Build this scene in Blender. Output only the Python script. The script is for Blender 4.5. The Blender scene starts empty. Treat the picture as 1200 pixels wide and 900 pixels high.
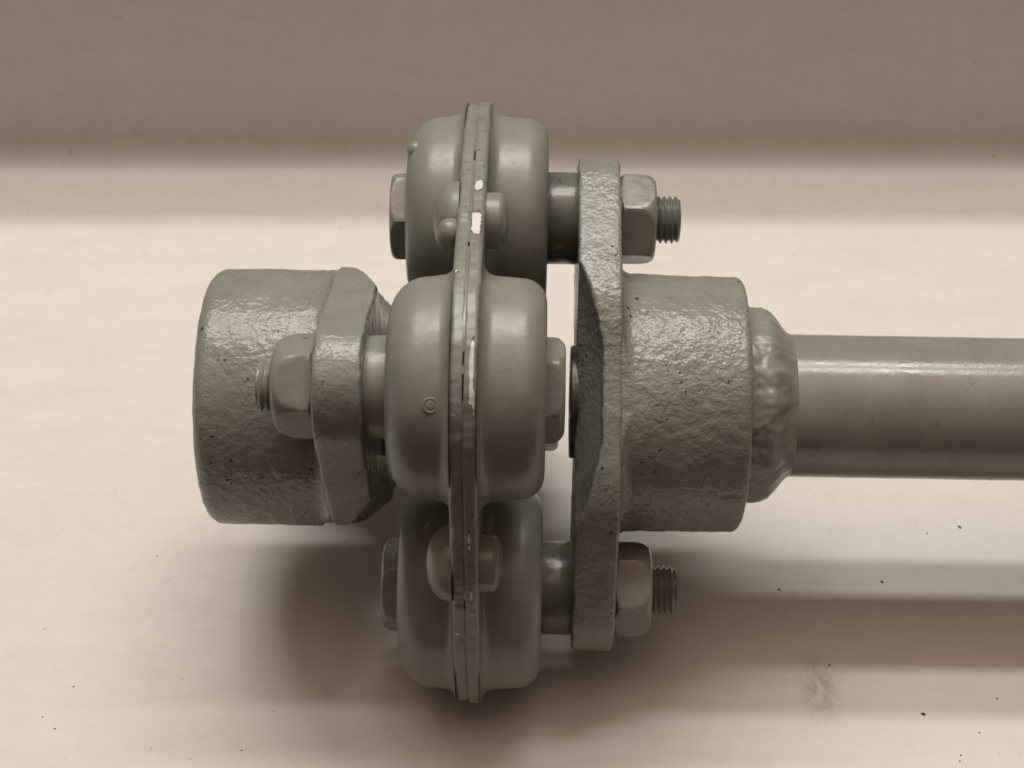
import bpy, math, random
from mathutils import Vector, Matrix, noise

R = math.radians
S = 0.0002                 # one modelling unit = 0.2 mm
scene = bpy.context.scene
col = scene.collection
random.seed(4)

# ------------------------------------------------------------------ camera
PITCH = R(41.5)
AXIS_H = 288.0             # shaft axis above the paper (units)
tgt = Vector((0, 25 * math.sin(PITCH), AXIS_H + 25 * math.cos(PITCH))) * S
cam_d = bpy.data.cameras.new('camera')
cam_d.lens = 60; cam_d.sensor_width = 36
cam_d.clip_start = 0.01; cam_d.clip_end = 50
cam_d.dof.use_dof = True
cam_d.dof.focus_distance = 1840 * S
cam_d.dof.aperture_fstop = 30
cam = bpy.data.objects.new('camera', cam_d); col.objects.link(cam)
cam.location = tgt + Vector((0, -math.cos(PITCH), math.sin(PITCH))) * 2000 * S
cam.rotation_euler = (R(90) - PITCH, 0, 0)
scene.camera = cam

# ------------------------------------------------------------------ light: a dim room and one twin-tube ceiling fixture
world = bpy.data.worlds.new('World'); scene.world = world
world.use_nodes = True
bg = world.node_tree.nodes['Background']
bg.inputs['Strength'].default_value = 3.0
# a room whose pale ceiling returns the lamp light and whose far walls are dark
_nt = world.node_tree
_tc = _nt.nodes.new('ShaderNodeTexCoord'); _sp = _nt.nodes.new('ShaderNodeSeparateXYZ'); _rp = _nt.nodes.new('ShaderNodeValToRGB')
_nt.links.new(_tc.outputs['Generated'], _sp.inputs[0]); _nt.links.new(_sp.outputs['Z'], _rp.inputs[0]); _nt.links.new(_rp.outputs[0], bg.inputs['Color'])
_rp.color_ramp.interpolation = 'B_SPLINE'
_e = _rp.color_ramp.elements
_e[0].position = 0.0; _e[0].color = (0.022, 0.0135, 0.0105, 1)
_e[1].position = 1.0; _e[1].color = (0.84, 0.575, 0.47, 1)
for _p, _v in ((0.5, 0.013), (0.76, 0.028), (0.90, 0.18)):
    _x = _e.new(_p); _x.color = (_v * 1.15, _v * 0.785, _v * 0.64, 1)

def tube_lamp(tilt, power):
    l = bpy.data.lights.new('fluorescent_tube', 'AREA')
    l.shape = 'RECTANGLE'; l.size = 1.0; l.size_y = 0.07
    l.energy = power; l.color = (0.965, 0.953, 0.915)
    o = bpy.data.objects.new('fluorescent_tube', l); col.objects.link(o)
    base = Vector((-0.07, 0, 0))
    d = Vector((0, math.sin(tilt), math.cos(tilt)))
    o.location = base + d * 1.2
    o.rotation_euler = (-tilt, 0, 0)
    return o
tube_lamp(R(11.0), 6.3)
tube_lamp(R(22.0), 6.3)

scene.view_settings.view_transform = 'Standard'
scene.view_settings.look = 'None'
scene.view_settings.exposure = 0
scene.view_settings.gamma = 1
scene.view_settings.use_curve_mapping = False
scene.render.engine = 'CYCLES'

# ------------------------------------------------------------------ material helpers
def new_mat(name):
    m = bpy.data.materials.new(name); m.use_nodes = True
    nt = m.node_tree
    return m, nt, nt.nodes['Principled BSDF']
def nd(nt, typ, **kw):
    n = nt.nodes.new(typ)
    for k, v in kw.items():
        if k in n.inputs.keys(): n.inputs[k].default_value = v
        else: setattr(n, k, v)
    return n
def lk(nt, a, b): nt.links.new(a, b)
def coords(nt, scale=(1, 1, 1), loc=(0, 0, 0)):
    tc = nd(nt, 'ShaderNodeTexCoord')
    mp = nd(nt, 'ShaderNodeMapping')
    mp.inputs['Scale'].default_value = scale; mp.inputs['Location'].default_value = loc
    lk(nt, tc.outputs['Object'], mp.inputs['Vector'])
    return mp.outputs['Vector']
def noise_tex(nt, vec, px, detail=3, rough=0.55, dist=0.0):
    n = nd(nt, 'ShaderNodeTexNoise')
    n.inputs['Scale'].default_value = 1 / (px * S); n.inputs['Detail'].default_value = detail
    n.inputs['Roughness'].default_value = rough; n.inputs['Distortion'].default_value = dist
    lk(nt, vec, n.inputs['Vector'])
    return n.outputs['Fac']
def remap(nt, fac, a, b, c=0.0, d=1.0):
    m = nd(nt, 'ShaderNodeMapRange')
    m.inputs['From Min'].default_value = a; m.inputs['From Max'].default_value = b
    m.inputs['To Min'].default_value = c; m.inputs['To Max'].default_value = d
    lk(nt, fac, m.inputs['Value']); return m.outputs['Result']
def mixc(nt, fac, a, b):
    m = nd(nt, 'ShaderNodeMix', data_type='RGBA')
    if hasattr(fac, 'links'): lk(nt, fac, m.inputs[0])
    else: m.inputs[0].default_value = fac
    for s, v in ((m.inputs[6], a), (m.inputs[7], b)):
        if hasattr(v, 'links'): lk(nt, v, s)
        else: s.default_value = (*v, 1)
    return m.outputs[2]
def math_n(nt, op, a, b):
    m = nd(nt, 'ShaderNodeMath', operation=op)
    for s, v in ((m.inputs[0], a), (m.inputs[1], b)):
        if hasattr(v, 'links'): lk(nt, v, s)
        else: s.default_value = v
    return m.outputs[0]
def bump(nt, h, dist_px, strength=1.0, normal=None):
    b = nd(nt, 'ShaderNodeBump')
    b.inputs['Distance'].default_value = dist_px * S; b.inputs['Strength'].default_value = strength
    lk(nt, h, b.inputs['Height'])
    if normal: lk(nt, normal, b.inputs['Normal'])
    return b.outputs['Normal']

PAINT = (0.225, 0.240, 0.202)
PAINT_D = (0.178, 0.180, 0.146)
PAINT_L = (0.270, 0.285, 0.238)

def paint_material(name, cast=0.0, rough=0.36, chips=False, pits=0.0, tint=1.0, wavy=0.7):
    m, nt, p = new_mat(name)
    v = coords(nt)
    big = noise_tex(nt, v, 60, 4, 0.6)
    base = mixc(nt, remap(nt, big, 0.3, 0.7), tuple(c * tint for c in PAINT_D), tuple(c * tint for c in PAINT_L))
    base = mixc(nt, 0.55, base, tuple(c * tint for c in PAINT))
    st = math_n(nt, 'MULTIPLY', remap(nt, noise_tex(nt, v, 34, 5, 0.7), 0.55, 0.72), 0.4)
    base = mixc(nt, st, base, (0.20 * tint, 0.178 * tint, 0.135 * tint))
    fine = noise_tex(nt, v, 5, 3, 0.6)
    base = mixc(nt, remap(nt, fine, 0.62, 0.8, 0, 0.35), base, (0.13, 0.12, 0.095))
    if pits:
        pn = noise_tex(nt, v, 7, 2, 0.5)
        pg = noise_tex(nt, v, 75, 2, 0.5)
        pit = math_n(nt, 'MULTIPLY', remap(nt, pn, 0.645, 0.685), remap(nt, pg, 0.54, 0.60))
        base = mixc(nt, math_n(nt, 'MULTIPLY', pit, pits), base, (0.018, 0.015, 0.012))
    rr = remap(nt, noise_tex(nt, v, 28, 3, 0.6), 0.3, 0.7, rough - 0.07, rough + 0.09)
    lk(nt, rr, p.inputs['Roughness'])
    nrm = bump(nt, noise_tex(nt, v, 22, 2, 0.5), wavy, 1.0)
    nrm = bump(nt, noise_tex(nt, v, 5, 2, 0.5), 0.12, 1.0, nrm)
    if cast:
        lump = noise_tex(nt, v, 8.5, 2, 0.55, 0.1)
        pn2 = remap(nt, noise_tex(nt, v, 130, 2, 0.5), 0.35, 0.6, 0.3, 1.0)     # rougher and smoother patches of the mould
        nrm = bump(nt, math_n(nt, 'MULTIPLY', lump, pn2), 2.5 * cast, 1.0, nrm)
        nrm = bump(nt, noise_tex(nt, v, 3.6, 2, 0.5), 0.5 * cast, 1.0, nrm)
    if chips:
        at = nd(nt, 'ShaderNodeAttribute', attribute_name='chip')
        e = noise_tex(nt, v, 8, 3, 0.65)
        edge = math_n(nt, 'ADD', at.outputs['Fac'], math_n(nt, 'MULTIPLY', math_n(nt, 'SUBTRACT', e, 0.5), 1.7))
        bare = remap(nt, edge, 0.46, 0.54)
        rim = remap(nt, edge, 0.30, 0.42)
        fl = remap(nt, noise_tex(nt, v, 5, 3, 0.65), 0.57, 0.66)
        fl = math_n(nt, 'MULTIPLY', fl, remap(nt, noise_tex(nt, v, 50, 2, 0.5), 0.45, 0.58, 0, 0.7))
        base = mixc(nt, fl, base, (0.10, 0.078, 0.058))
        base = mixc(nt, rim, base, (0.05, 0.042, 0.033))
        base = mixc(nt, bare, base, (0.66, 0.655, 0.62))
        nrm = bump(nt, math_n(nt, 'SUBTRACT', 1.0, bare), 1.0, 1.0, nrm)
    lk(nt, base, p.inputs['Base Color'])
    lk(nt, nrm, p.inputs['Normal'])
    p.inputs['Specular IOR Level'].default_value = 0.5
    return m

M_smooth = paint_material('grey_paint_pressed_steel', 0, 0.33)
M_lip = paint_material('grey_paint_chipped_edge', 0.12, 0.34, chips=True)
M_cast = paint_material('grey_paint_rough_casting', 1.0, 0.27, pits=1.0)
M_cast2 = paint_material('grey_paint_forging', 0.7, 0.27, pits=0.9)
M_nut = paint_material('grey_paint_fastener', 0.10, 0.27, pits=0.4)
M_weld = paint_material('grey_paint_weld', 0.12, 0.30)
M_sleeve = paint_material('grey_paint_thin_on_steel', 0.05, 0.22, pits=0.5, tint=0.55)
M_tube = paint_material('grey_paint_tube', 0.0, 0.19, pits=0.25, wavy=0.2)

m, nt, p = new_mat('dark_oiled_steel')
v = coords(nt)
lk(nt, mixc(nt, remap(nt, noise_tex(nt, v, 14, 3), 0.35, 0.65), (0.045, 0.046, 0.04), (0.10, 0.10, 0.085)), p.inputs['Base Color'])
p.inputs['Metallic'].default_value = 0.35; p.inputs['Roughness'].default_value = 0.3
lk(nt, bump(nt, noise_tex(nt, v, 8, 2), 0.4), p.inputs['Normal'])
M_steel = m
m, nt, p = new_mat('black_rubber')
v = coords(nt)
lk(nt, mixc(nt, noise_tex(nt, v, 12, 2), (0.015, 0.014, 0.013), (0.03, 0.029, 0.027)), p.inputs['Base Color'])
p.inputs['Roughness'].default_value = 0.6
M_rubber = m
m, nt, p = new_mat('dark_crumb')
v = coords(nt)
lk(nt, mixc(nt, noise_tex(nt, v, 3, 2), (0.012, 0.010, 0.008), (0.06, 0.045, 0.03)), p.inputs['Base Color'])
p.inputs['Roughness'].default_value = 0.8
M_crumb = m

# paper
m, nt, p = new_mat('off_white_paper')
v = coords(nt)
vs = coords(nt, (0.28, 1, 1))
mott = noise_tex(nt, vs, 46, 5, 0.62)
c = mixc(nt, remap(nt, mott, 0.28, 0.72), (0.62, 0.610, 0.562), (0.685, 0.681, 0.636))
c = mixc(nt, remap(nt, noise_tex(nt, vs, 7, 3, 0.6), 0.3, 0.75, 0, 0.3), c, (0.615, 0.602, 0.548))
vf = coords(nt, (0.12, 1, 1))
c = mixc(nt, remap(nt, noise_tex(nt, vf, 4, 3, 0.6), 0.35, 0.7, 0, 0.30), c, (0.585, 0.575, 0.525))
c = mixc(nt, remap(nt, noise_tex(nt, v, 260, 3, 0.5), 0.35, 0.65, 0, 0.35), c, (0.64, 0.612, 0.562))
c = mixc(nt, remap(nt, noise_tex(nt, v, 30, 4, 0.6), 0.5, 0.72, 0, 0.45), c, (0.585, 0.568, 0.515))
# faint pencil-like flecks in the stock
fk = math_n(nt, 'MULTIPLY', remap(nt, noise_tex(nt, v, 9, 1, 0.4), 0.735, 0.78), remap(nt, noise_tex(nt, v, 120, 2), 0.5, 0.6, 0, 0.55))
c = mixc(nt, fk, c, (0.33, 0.28, 0.22))
# a brown thumb smudge
sub = nd(nt, 'ShaderNodeVectorMath', operation='SUBTRACT'); lk(nt, v, sub.inputs[0]); sub.inputs[1].default_value = (369 * S, -190 * S, 0)
scl = nd(nt, 'ShaderNodeVectorMath', operation='MULTIPLY'); lk(nt, sub.outputs[0], scl.inputs[0]); scl.inputs[1].default_value = (1 / (31 * S), 1 / (64 * S), 0)
ln = nd(nt, 'ShaderNodeVectorMath', operation='LENGTH'); lk(nt, scl.outputs[0], ln.inputs[0])
blob = remap(nt, ln.outputs['Value'], 1.0, 0.25)
vr = coords(nt, (1, 0.6, 1))
gr = remap(nt, noise_tex(nt, vr, 12, 5, 0.72, 0.6), 0.38, 0.62)
c = mixc(nt, math_n(nt, 'MULTIPLY', math_n(nt, 'MULTIPLY', blob, gr), 0.72), c, (0.37, 0.31, 0.24))
lk(nt, c, p.inputs['Base Color'])
p.inputs['Roughness'].default_value = 0.85
p.inputs['Specular IOR Level'].default_value = 0.2
nrm = bump(nt, noise_tex(nt, vs, 60, 3, 0.55), 1.6)
nrm = bump(nt, noise_tex(nt, v, 3, 2), 0.12, 1.0, nrm)
lk(nt, nrm, p.inputs['Normal'])
M_paper = m

# ------------------------------------------------------------------ mesh helpers
def make_mesh(name, verts, faces, mat, sharp=38):
    me = bpy.data.meshes.new(name)
    me.from_pydata([(x * S, y * S, z * S) for x, y, z in verts], [], faces)
    import bmesh
    bm = bmesh.new(); bm.from_mesh(me)
    bmesh.ops.recalc_face_normals(bm, faces=bm.faces); bm.to_mesh(me); bm.free()
    me.polygons.foreach_set('use_smooth', [True] * len(me.polygons))
    me.set_sharp_from_angle(angle=R(sharp))
    me.materials.append(mat)
    return me
def link(name, me, parent, mat4=None):
    o = bpy.data.objects.new(name, me); col.objects.link(o)
    o.parent = parent
    if mat4 is not None: o.matrix_basis = mat4
    return o
def T(x, y, z): return Matrix.Translation(Vector((x, y, z)) * S)
def RX(deg): return Matrix.Rotation(R(deg), 4, 'X')

def grid_faces(rows, n, closed=True):
    f = []
    for i in range(rows - 1):
        for j in range(n if closed else n - 1):
            k = (j + 1) % n
            f.append((i * n + j, i * n + k, (i + 1) * n + k, (i + 1) * n + j))
    return f
def revolve(profile, n=96, wob=None, cap0=False, cap1=False):
    """profile of (x, r) turned about the x axis"""
    vs = []
    for x, r in profile:
        for j in range(n):
            a = 2 * math.pi * j / n
            rr, xx = r, x
            if wob:
                dr, dx = wob(x, r, a); rr += dr; xx += dx
            vs.append((xx, rr * math.cos(a), rr * math.sin(a)))
    f = grid_faces(len(profile), n)
    if cap0: f.append(tuple(range(n)))
    if cap1: f.append(tuple((len(profile) - 1) * n + j for j in range(n)))
    return vs, f
def arc(cx, cr, rad, a0, a1, n):
    return [(cx + rad * math.cos(R(a0 + (a1 - a0) * i / n)), cr + rad * math.sin(R(a0 + (a1 - a0) * i / n))) for i in range(n + 1)]
def seg(p0, p1, n):
    return [(p0[0] + (p1[0] - p0[0]) * i / n, p0[1] + (p1[1] - p0[1]) * i / n) for i in range(n + 1)]
def dedupe(pr):
    out = [pr[0]]
    for q in pr[1:]:
        if abs(q[0] - out[-1][0]) + abs(q[1] - out[-1][1]) > 1e-4: out.append(q)
    return out

# ------------------------------------------------------------------ setting: the sheet of paper, swept up at the back
BACK_Y, BACK_R, BACK_H = 945, 60, 690
FRONT_Y = -520
prof = [(FRONT_Y + i * (BACK_Y - BACK_R - FRONT_Y) / 40, 0) for i in range(41)]
for i in range(1, 17):
    a = R(-90 + 90 * i / 16)
    prof.append((BACK_Y - BACK_R + BACK_R * math.cos(a), BACK_R + BACK_R * math.sin(a)))
prof += [(BACK_Y, BACK_R + (BACK_H - BACK_R) * i / 8) for i in range(1, 9)]
nx = 41
verts, faces = [], []
L = len(prof)
for th in (0, 1):
    for i, (y, z) in enumerate(prof):
        for j in range(nx):
            x = -4000 + 8000 * j / (nx - 1)
            if th == 0: verts.append((x, y, z))
            else: verts.append((x, y + (3 if i > 40 else 0), z - (3 if i <= 48 else 0)))
for i in range(L - 1):
    for j in range(nx - 1):
        a = i * nx + j
        faces.append((a, a + 1, a + nx + 1, a + nx))
        b = a + L * nx
        faces.append((b, b + nx, b + nx + 1, b + 1))
for i in range(L - 1):
    for e in (0, nx - 1):
        faces.append((i * nx + e, (i + 1) * nx + e, (i + 1 + L) * nx + e, (i + L) * nx + e))
for j in range(nx - 1):
    for i in (0, L - 1):
        faces.append((i * nx + j, i * nx + j + 1, (i + L) * nx + j + 1, (i + L) * nx + j))
paper = link('paper_ground', make_mesh('paper_ground', verts, faces, M_paper, 60), None)
paper['kind'] = 'structure'

# ------------------------------------------------------------------ the coupling
root = bpy.data.objects.new('shaft_coupling', None); col.objects.link(root)
root.location = (-43 * S, 0, 0)
root.empty_display_size = 0.02
root['label'] = 'grey painted flexible shaft coupling with bolted flange hubs and tube resting on white paper'
root['category'] = 'coupling'

view = Vector((0, -math.cos(PITCH), math.sin(PITCH)))
upv = Vector((0, math.sin(PITCH), math.cos(PITCH)))
ROT = Matrix.Rotation(R(-0.8), 4, upv) @ Matrix.Rotation(R(-0.95), 4, view) @ RX(-45.3)
def frame(h): return Matrix.Translation(Vector((43, 0, h)) * S) @ ROT

BC = 216           # bolt circle radius
LIPC = -43.0       # plane where the two shells meet
def lip_r(a):
    return 295 + 53 * ((1 + math.cos(4 * a)) / 2) ** 1.5

# ---- shells: plate with a four-lobed lip
CHIPS = {  # (angle from front towards top in degrees, half length, x position from the seam, half width, strength)
    'far': [(47, 1.6, 7, 4, 1), (35, 2.6, 6, 4.5, 1), (32.5, 1.0, 7, 3, 1), (1.5, 5.4, 8, 2.0, 1), (-3.8, 2.0, 11, 1.4, .8),
            (-31, 3.0, 5, 1.6, .7), (-47, 2.0, 7, 1.6, .75)],
    'near': [(21, .5, 11, 2.0, .8), (-60, .35, 9, 3.0, .8)],
}
def shell_plate(side):
    """side -1: shell towards the plain hub, +1: shell towards the tube"""
    n = 1080
    t = 14.6
    # cross profile (d = distance inward from the rim, x = distance from the seam plane)
    pr = [(210, t), (120, t), (60, t), (30, t), (12, t)]
    pr += [(5.5 - 5.5 * math.sin(R(a)), t - 5.5 + 5.5 * math.cos(R(a))) for a in (0, 22, 45, 67, 90)]
    pr += [(0, 7.5), (0, 6.2), (0, 5.0), (0.1, 3.4)]
    pr += [(2.0 - 2.0 * math.cos(R(a)), 2.4 - 1.7 * math.sin(R(a))) for a in (25, 50, 75, 90)]
    pr += [(12, 0.7), (60, 0.7), (210, 0.7)]
    vs, chip = [], []
    spots = CHIPS['far' if side > 0 else 'near']
    k = 0.985 if side > 0 else 1.0
    for d, x in pr:
        for j in range(n):
            a = 2 * math.pi * j / n
            rl = lip_r(a) + (side * 1.2)
            q = Vector((math.cos(a) * 14, math.sin(a) * 14, side * 5))
            w = noise.noise(q) * 1.6 + noise.noise(q * 3.1) * 0.7
            wx = noise.noise(q * 1.3 + Vector((7, 1, 3))) * 0.9
            r = rl - d if d < 100 else (max(rl - d, 95) if d < 200 else 95)
            if d < 40: r += w * (1 - d / 40)
            xx = x + (wx if 0.8 < x < t - 0.1 and d < 14 else 0)
            if d > 5 and x < 1: xx = 0.7
            # local: front = -y, top = +z
            vs.append((LIPC + side * xx, -r * math.cos(a), r * math.sin(a)))
            deg = math.degrees(a); deg = deg - 360 if deg > 180 else deg
            cv = 0
            if d < 8:
                for (ca, hl, cx, hw, st) in spots:
                    e = (abs((deg - ca) / hl) ** 5 + abs((x - cx) / hw) ** 5) ** .2
                    cv = max(cv, st * max(0, 1.5 - 0.95 * e))
            chip.append(min(cv, 1))
    f = grid_faces(len(pr), n)
    last = (len(pr) - 1) * n
    f += [(last + j, last + (j + 1) % n, (j + 1) % n, j) for j in range(n)]
    me = make_mesh('housing_shell', vs, f, M_lip, 45)
    at = me.attributes.new('chip', 'FLOAT', 'POINT'); at.data.foreach_set('value', chip)
    return me

def cup_mesh(side, corner):
    h = 66.5
    pr = [(134, -0.6), (132, 0.3)]
    pr += [(132 - 14 * math.sin(R(a)), 14 - 14 * math.cos(R(a)) + 0.3) for a in range(8, 91, 8)]
    top_r = 116
    pr += [(118 - 2 * i / 5, 14.3 + (h - corner - 14.3) * i / 5) for i in range(1, 6)]
    pr += [(top_r - corner + corner * math.cos(R(a)), h - corner + corner * math.sin(R(a))) for a in range(8, 89, 8)]
    pr += [(top_r - corner, h), (64, h), (60, h - 1.2), (58, h - 4), (58, h - 12)]
    prof = [(LIPC + side * (14.6 + x), r) for r, x in pr]
    def wob(x, r, a):
        q = Vector((math.cos(a) * 1.6, math.sin(a) * 1.6, x * 0.02 + side * 4))
        return noise.noise(q) * 1.1 * (1 if r > 66 else 0), 0
    vs, f = revolve(prof, 128, wob)
    return make_mesh('cup', vs, f, M_smooth, 60)
def dome(r, h, flat=0.0, n=40):
    pr = [(-1, r)]
    if flat: pr += [(0, r), (flat * .5, r), (flat, r)]
    k = h - flat
    pr += [(flat + k * math.sin(R(a)), r * (0.0 + math.cos(R(a)) ** 0.8)) for a in range(6, 90, 7)]
    return revolve(pr, n, None, False, True)

drip_me = make_mesh('paint_drip', *dome(8.5, 9), M_smooth, 80)
ring_pr = [(math.sin(R(a)) * 0.45, 6.8 + 1.3 * math.cos(R(a))) for a in range(0, 181, 20)]
ring_me = make_mesh('paint_drip', *revolve([(-.2, 8.2)] + [(x, r) for x, r in ring_pr] + [(0.25, 5.0), (0.5, 1.5)], 40, None, False, True), M_smooth, 80)

DIRS = [(-1, 0), (0, 1), (1, 0), (0, -1)]         # front, top, back, bottom as (y, z)
VAL = [(-1, 1), (1, 1), (1, -1), (-1, -1)]
shells = {}
def build_assembly(base):
    for side in (-1, 1):
        sh = link('housing_shell', shell_plate(side), root, base)
        shells[side] = sh
        cm = cup_mesh(side, 40 if side < 0 else 27)
        for y, z in DIRS:
            link('cup', cm, sh, T(0, y * BC, z * BC))
        if side < 0:
            rm = make_mesh('rivet_head', *dome(41, 27), M_smooth, 70)
            rx = LIPC - 14.6
        else:
            vs, f = dome(30, 24, 13)
            rm = make_mesh('rivet_head', vs, f, M_smooth, 50)
            rx = LIPC + 14.6
        for k, (y, z) in enumerate(VAL):
            mt = T(rx, y * 258 * .7071, z * 258 * .7071) @ RX(17 * k)
            if side < 0: mt = mt @ Matrix.Rotation(math.pi, 4, 'Z')
            link('rivet_head', rm, sh, mt)
    # paint bridging the seam, cracked open in a few places
    n = 1080; vs = []
    for dx, dd in ((-2.2, 5), (-2.2, 1.9), (-0.8, 1.5), (0.8, 1.5), (2.2, 1.9), (2.2, 5)):
        for j in range(n):
            a = 2 * math.pi * j / n; deg = math.degrees(a); deg = deg - 360 if deg > 180 else deg
            r = lip_r(a) - dd - 0.5 + noise.noise(Vector((math.cos(a) * 20, math.sin(a) * 20, 0))) * 0.5
            for c0, c1 in ((-3.5, .8), (2.5, 4.6), (58, 62), (-52, -49), (28, 29.2)):
                if c0 < deg < c1: r -= 9
            vs.append((LIPC + dx, -r * math.cos(a), r * math.sin(a)))
    link('seam_paint', make_mesh('seam_paint', vs, grid_faces(6, n), M_nut, 60), shells[-1])
    # runs of paint on the shell towards the plain hub
    sh = shells[-1]
    # bead at the upper lobe's corner
    cd = Vector((-1, -0.75, 0.25)).normalized()
    q = Vector((1, 0, 0)).rotation_difference(cd).to_matrix().to_4x4()
    link('paint_drip', drip_me, sh, T(-112, -69, BC + 64) @ q @ Matrix.Diagonal((1.3, 1.3, 1.3, 1)))
    # small blister where the lip meets the web
    q2 = Vector((1, 0, 0)).rotation_difference(Vector((-1, -0.7, 0.1)).normalized()).to_matrix().to_4x4()
    link('paint_drip', drip_me, sh, T(-64, -226, 163) @ q2 @ Matrix.Diagonal((1.5, 1.5, 1.7, 1)))
    # round run on the front lobe
    a = R(-12)
    q3 = Vector((1, 0, 0)).rotation_difference(Vector((0, -math.cos(a), math.sin(a)))).to_matrix().to_4x4()
    link('paint_drip', ring_me, sh, T(-75, -BC - 118.0 * math.cos(a), 118.0 * math.sin(a)) @ q3)

    # rubber bushes showing in the mouths of the cups
    rb = make_mesh('rubber_bush', *revolve([(-121, 24), (-121, 57.5), (-40, 57.5), (35, 57.5), (35, 24)], 48), M_rubber, 40)
    for y, z in DIRS:
        link('rubber_bush', rb, root, base @ T(0, y * BC, z * BC))

    # hubs
    hub_end(base, 1)
    hub_end(base, -1)
    fasteners(base)
    shaft(base)

def cast_wob(seed, amp=1.0):
    def wob(x, r, a):
        q = Vector((x, r * math.cos(a), r * math.sin(a)))
        d = noise.noise(q / 60 + Vector((seed, 0, 0))) * 1.3 + noise.noise(q / 13 + Vector((0, seed, 0))) * 0.5 + noise.noise(q / 5.5) * 0.4
        return d * amp, noise.noise(q / 17 + Vector((3, seed, 1))) * 0.8 * amp
    return wob

def flange_mesh(x_in, x_out, seed, mid, off, depth, rng, kk, pw):
    """two-armed plate, arms along z; x_in faces the housing and is drafted away at the sides"""
    pts = []
    for i in range(360):
        a = R(i)
        for s in (-1, 1):
            pts.append((mid * math.cos(a), s * off + mid * math.sin(a)))
            pts.append((71 * math.cos(a), s * BC + 71 * math.sin(a)))
    pts = sorted(set((round(a, 4), round(b, 4)) for a, b in pts))
    def half(ps):
        h = []
        for q in ps:
            while len(h) > 1 and (h[-1][0] - h[-2][0]) * (q[1] - h[-2][1]) - (h[-1][1] - h[-2][1]) * (q[0] - h[-2][0]) <= 0: h.pop()
            h.append(q)
        return h
    hull = half(pts)[:-1] + half(pts[::-1])[:-1]
    # resample
    n = 300
    ln = [0]
    for i in range(len(hull)):
        p0, p1 = hull[i], hull[(i + 1) % len(hull)]
        ln.append(ln[-1] + math.hypot(p1[0] - p0[0], p1[1] - p0[1]))
    out, k = [], 0
    for j in range(n):
        s = ln[-1] * j / n
        while ln[k + 1] < s: k += 1
        u = (s - ln[k]) / max(ln[k + 1] - ln[k], 1e-9)
        p0, p1 = hull[k], hull[(k + 1) % len(hull)]
        out.append((p0[0] + (p1[0] - p0[0]) * u, p0[1] + (p1[1] - p0[1]) * u))
    sg = 1 if x_out > x_in else -1
    th = abs(x_out - x_in)
    def draft(y, z):      # relief hollowed out of the sides to clear the neighbouring bolt heads
        e = math.hypot(z / 158, (abs(y) - mid - 4) / rng)
        t = max(0, 1 - e)
        return depth * min(1, t * kk) ** pw
    rings = []   # (scale inward distance, kind, frac)
    for sc in (0.02, .2, .35, .5, .6, .66, .72, .78, .83, .88, .92, .955): rings.append((sc, 'in', 0))
    for a in (10, 35, 60, 85): rings.append((1 - 0.022 * (1 - math.sin(R(a))), 'ein', 1 - math.cos(R(a))))
    for u in (.12, .25, .4, .55, .7, .85): rings.append((1.0, 'rim', u))
    for a in (85, 60, 35, 10): rings.append((1 - 0.028 * (1 - math.sin(R(a))), 'eout', 1 - math.cos(R(a))))
    for sc in (.955, .9, .8, .65, .45, .2, .02): rings.append((sc, 'out', 0))
    vs = []
    for sc, kd, u in rings:
        for (y, z) in out:
            yy, zz = y * sc, z * sc
            d = draft(yy, zz)
            if kd == 'in': x = d
            elif kd == 'ein': x = d + 3.5 * u
            elif kd == 'rim': x = d + 3.5 + (th - 8 - d) * u
            elif kd == 'eout': x = th - 4.5 * u
            else: x = th
            X = x_in + sg * x
            q = Vector((X, yy, zz))
            g = noise.noise(q / 45 + Vector((seed, 2, 0))) * 1.3 + noise.noise(q / 12 + Vector((0, seed, 5))) * 0.6 + noise.noise(q / 5.5) * 0.5
            if kd in ('in', 'out'):
                k2 = 0.55
                vs.append((X + g * k2 * (-sg if kd == 'in' else sg) * 0.7, yy, zz))
            else:
                l = math.hypot(yy, zz)
                vs.append((X + noise.noise(q / 14 + Vector((9, 0, seed))) * 0.9 + (noise.noise(q / 6) * 1.6 if kd == 'ein' else 0), yy + g * yy / l, zz + g * zz / l))
    f = grid_faces(len(rings), n)
    f.append(tuple(range(n))); f.append(tuple((len(rings) - 1) * n + j for j in range(n)))
    return make_mesh('flange_plate', vs, f, M_cast2 if seed > 5 else M_cast, 60)

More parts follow.
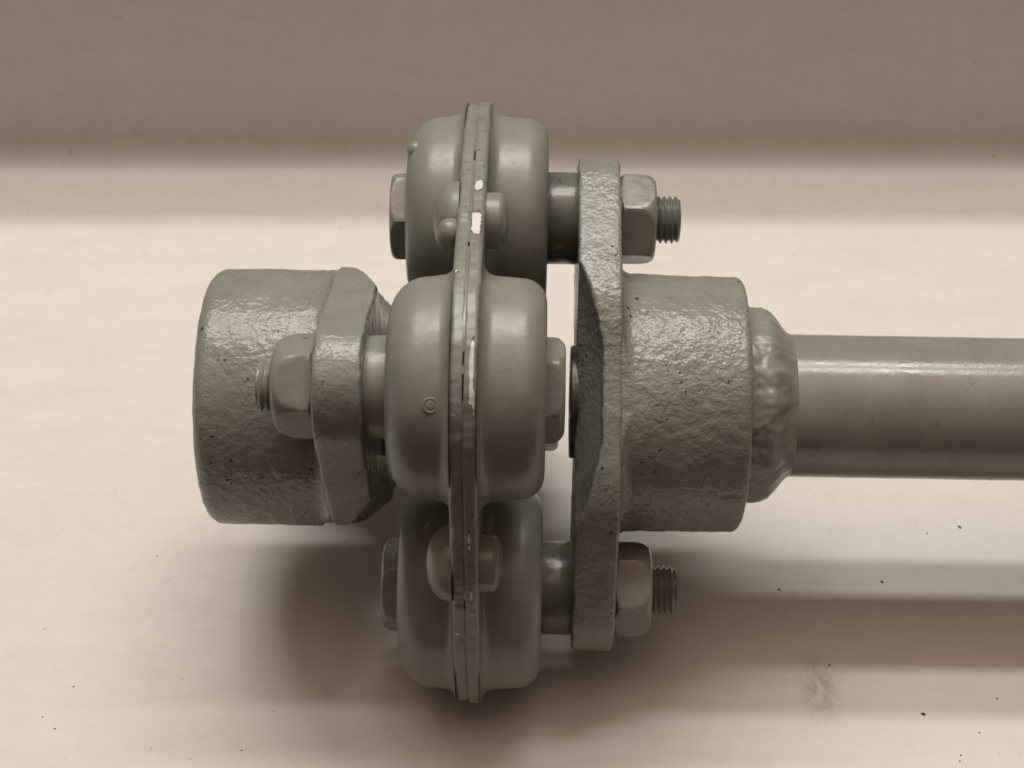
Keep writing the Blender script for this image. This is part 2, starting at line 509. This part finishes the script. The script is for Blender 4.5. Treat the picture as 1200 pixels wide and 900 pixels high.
def hub_end(base, side):
    if side > 0:
        xi, xo, xe = 73, 121, 264
        fl_rot = 0
    else:
        xi, xo, xe = -148, -199, -348
        fl_rot = 90
    sg = 1 if side > 0 else -1
    ln = abs(xe - xo)
    cr = 9 if side > 0 else 17
    pr = [(-6, 164), (0, 163.5)]
    fr = 15 if side > 0 else 20
    pr = [(-4, 150 + fr - 1)] + [(fr - fr * math.cos(R(a)), 150 + fr - fr * math.sin(R(a))) for a in range(10, 91, 10)]
    pr += seg((fr, 150), (ln - cr, 148.5), 40)[1:]
    pr += [(ln - cr + cr * math.sin(R(a)), 148.5 - cr + cr * math.cos(R(a))) for a in range(12, 91, 13)]
    if side > 0:
        pr += [(ln, 135), (ln, 118), (ln, 100), (ln, 84)]
    else:
        pr += [(ln, 120), (ln, 95), (ln, 74), (ln - 3, 68), (ln - 8, 66), (ln - 120, 66), (ln - 120, 5)]
    prof = [(xo + sg * x, r) for x, r in pr]
    cw = cast_wob(3 if side > 0 else 8, 1.15 if side > 0 else 0.85)
    def wob(x, r, a):
        dr, dx = cw(x, r, a)
        if r > 150.2:
            arm = abs(math.sin(a)) if side > 0 else abs(math.cos(a))
            dr = min(dr, (150 if side > 0 else 145) + 17 * min(1, max(0, arm - .12) * 2.2) - r)
        if side > 0 and abs(x - xe) < 30 and r > 120:      # worn nicks at the rim
            q = noise.noise(Vector((a * 9, 2, 1)))
            if q > .3: dr -= (q - .3) * 6
        return (dr, dx) if r > 70 else (0, 0)
    vs, f = revolve(prof, 320, wob)
    hub = link('hub', make_mesh('hub', vs, f, M_cast, 55), root, base)
    link('flange_plate', flange_mesh(xi, xo, *((3, 152, 68, 27, 92, 1.5, 0.8) if side > 0 else (9, 147.2, 40, 40, 62, 1.25, 1.0))), hub, RX(fl_rot))
    sp = [(xi + sg * 6, 66), (xi - sg * 4.0, 66), (xi - sg * 5.5, 64.5), (xi - sg * 5.5, 30), (xi + sg * 8, 30)]
    link('spigot', make_mesh('spigot', *revolve(sp, 64), M_steel, 40), hub)

# ---- fasteners
def hexr(a, flat, rot, pw=90):
    s = 0
    for k in range(3): s += abs(math.cos(a - rot - k * math.pi / 3)) ** pw
    return flat * s ** (-1 / pw)
def hex_prism(x0, x1, flat, ch0, ch1, bore, dome_h=0.0):
    """hexagon along x with turned chamfers at both ends; corner points along +-z"""
    sg = 1 if x1 > x0 else -1
    L_ = abs(x1 - x0)
    C = flat * 1.1547
    n = 120
    rings = []
    steps = [0, .02, .05, .09, .14, .2, .3, .5, .7, .78, .84, .89, .93, .965, .985, 1]
    vs = []
    for u in steps:
        x = u * L_
        lim = 1e9
        if ch0: lim = min(lim, flat * 0.97 + x * 2.4 * (10 / ch0))
        if ch1: lim = min(lim, flat * 0.90 + (C - flat * .9) * min(1, (L_ - x) / ch1) ** 0.5)
        for j in range(n):
            a = 2 * math.pi * j / n
            r = min(hexr(a, flat, 0), lim)
            vs.append((x0 + sg * x, r * math.cos(a), r * math.sin(a)))
    k = len(steps)
    for r, dx in ((flat * .80, dome_h), (bore, dome_h + .3)):
        for j in range(n):
            a = 2 * math.pi * j / n
            vs.append((x1 + sg * dx, r * math.cos(a), r * math.sin(a)))
    f = grid_faces(k + 2, n)
    f.append(tuple(range(n))); f.append(tuple((k + 1) * n + j for j in range(n)))
    return vs, f
def thread(x0, x1, r, pitch):
    sg = 1 if x1 > x0 else -1
    Lh = abs(x1 - x0); n = 64
    prof = []
    x = 0
    per = [(0, -3.9), (.08, -3.8), (.44, -.3), (.52, 0), (.60, -.3), (.94, -3.7)]
    nt_ = int(Lh / pitch) + 2
    vs = []; rows = 0
    for i in range(-1, nt_):
        for u, d in per:
            for j in range(n):
                a = 2 * math.pi * j / n
                xx = (i + u + j / n) * pitch
                xc = min(max(xx, 0), Lh)
                rr = r + d
                e = Lh - xc
                if e < 3: rr = min(rr, r - 4.0 + e * 1.2)
                vs.append((x0 + sg * xc, rr * math.cos(a), rr * math.sin(a)))
            rows += 1
    f = []
    P = len(per)
    for i in range(rows - 1):
        for j in range(n - 1):
            f.append((i * n + j, i * n + j + 1, (i + 1) * n + j + 1, (i + 1) * n + j))
        if i + P + 1 < rows:   # helical closure: column n-1 meets column 0 one pitch on
            f.append((i * n + n - 1, (i + P) * n, (i + 1 + P) * n, (i + 1) * n + n - 1))
    b = len(vs)
    for j in range(n):
        a = 2 * math.pi * j / n
        vs.append((x1 - sg * 0.6, (r - 3.6) * math.cos(a), (r - 3.6) * math.sin(a)))
    for j in range(n):
        a = 2 * math.pi * j / n
        vs.append((x1 + sg * 0.4, (r - 7) * math.cos(a), (r - 7) * math.sin(a)))
    f += [(b + j, b + (j + 1) % n, b + n + (j + 1) % n, b + n + j) for j in range(n)]
    f.append(tuple(b + n + j for j in range(n)))
    return vs, f

def fasteners(base):
    FL = 48
    # right-hand flange: heads beyond the plain-hub side, nuts beyond the flange
    headR = make_mesh('bolt', *hex_prism(-120.5, -145, FL, 0, 9, 10), M_nut, 32)
    nutR = make_mesh('nut', *hex_prism(121.5, 164, FL, 12, 15, 24), M_nut, 32)
    thrR = make_mesh('thread', *thread(150, 193, 28, 6.6), M_sleeve, 60)
    slR = make_mesh('spacer_sleeve', *revolve([(33, 24), (33, 53), (37, 54), (71, 54), (73.6, 53), (73.6, 24)], 64), M_sleeve, 40)
    headL = make_mesh('bolt', *hex_prism(34.5, 58, FL, 0, 9, 10), M_nut, 32)
    nutL = make_mesh('nut', *hex_prism(-199.5, -243, FL, 12, 22, 24, 2), M_nut, 32)
    thrL = make_mesh('thread', *thread(-230, -262, 27.5, 6.6), M_nut, 60)
    slL = make_mesh('spacer_sleeve', *revolve([(-119, 24), (-119, 53), (-122, 54), (-146, 54), (-148.6, 53), (-148.6, 24)], 64), M_nut, 40)
    spec = {0: (headL, nutL, thrL, slL, 3, 0), 1: (headR, nutR, thrR, slR, -14, 26), 2: (headL, nutL, thrL, slL, 20, 14), 3: (headR, nutR, thrR, slR, 10, -9)}
    for k, (y, z) in enumerate(DIRS):
        hm, nm, tm, sm, hr, nr = spec[k]
        b = link('bolt', hm, root, base @ T(0, y * BC, z * BC) @ RX(hr))
        link('nut', nm, b, RX(nr - hr))
        link('thread', tm, b, RX(40 * k))
        link('spacer_sleeve', sm, root, base @ T(0, y * BC, z * BC))

# ---- welded tube
def shaft(base):
    def wob(x, r, a):
        q = Vector((x, r * math.cos(a), r * math.sin(a)))
        return noise.noise(q / 160) * 0.4, 0
    pr = [(266, 83)] + [(300 + i * 27, 83) for i in range(101)] + [(3000, 75), (2960, 75)]
    tb = link('shaft_tube', make_mesh('shaft_tube', *revolve(pr, 128, wob), M_tube, 40), root, base)
    wp = [(260, 112), (264, 113)] + seg((267, 113.5), (289, 112), 9)
    wp += [(293, 110.6), (296.5, 108), (300, 104.5), (303.5, 100.5), (307, 96.5), (310, 93), (313, 89.8), (316, 87), (318.5, 85), (321, 83.6), (324, 82)]
    def ww(x, r, a):
        k = max(0, min(1, (324 - x) / 20))
        q = Vector((x / 20, 5.2 * math.cos(a), 5.2 * math.sin(a)))
        # overlapping weld passes: arcs that lean round the joint
        ph = a * 9 + (x - 264) * 0.05 + 1.2 * noise.noise(Vector((math.cos(a) * 2, math.sin(a) * 2, 3)))
        saw = (ph / (2 * math.pi)) % 1.0
        rip = (saw - 0.5) * 4.6 * (1 - math.exp(-8 * (1 - saw)))
        fine = math.sin(a * 120 + (x - 264) * 0.1) * 0.25
        return k * (noise.noise(q) * 3.0 + noise.noise(q * 2.7) * 1.3 + rip * 0.5), k * noise.noise(q + Vector((4, 4, 4))) * 2.5
    link('weld_bead', make_mesh('weld_bead', *revolve(wp, 360, ww), M_weld, 55), tb)

# rest the lip on the paper: lowest point of the lobed lip under this tilt
low = 1e9
for i in range(3600):
    a = 2 * math.pi * i / 3600
    for x in (-57, -43, -28):
        r = lip_r(a) + 0.6
        low = min(low, (ROT @ Vector((x, -r * math.cos(a), r * math.sin(a)))).z)
build_assembly(frame(-low - 0.5))

# ------------------------------------------------------------------ crumbs on the paper
spots = [(590, 78, 3.0), (472, -18, 2.8), (339, -31, 2.6), (487, -227, 3.2), (520, -286, 1.8), (517, -294, 1.6), (386, -153, 2.0), (579, -204, 1.8),
         (-527, -186, 2.2), (-555, -231, 1.8), (-537, -248, 2.2), (-314, -279, 2.0), (-460, 26, 1.8), (545, 67, 1.8), (548, -254, 1.6), (-398, -174, 1.4)]
for k, (x, y, r) in enumerate(spots):
    r *= 0.72 if x > 0 else 0.55
    rn = random.Random(k)
    vs, f = [], []
    rows = [(-.0, .75), (.35, 1.0), (.8, .8), (1.05, .3)]
    for h, q in rows:
        for j in range(8):
            a = 2 * math.pi * j / 8
            w = q * r * rn.uniform(.7, 1.2)
            vs.append((w * math.cos(a) * .8, w * math.sin(a) * 1.25, h * r * .8 - 0.1))
    f = grid_faces(4, 8); f.append(tuple(range(8))); f.append(tuple(24 + j for j in range(8)))
    o = link('dirt_crumb', make_mesh('dirt_crumb', vs, f, M_crumb, 30), None, T(x, y, 0) @ Matrix.Rotation(rn.uniform(0, 3), 4, 'Z'))
    o['label'] = 'tiny dark crumb of dirt lying on the white paper'
    o['category'] = 'crumb'
    o['group'] = 'dirt crumbs scattered on the paper'
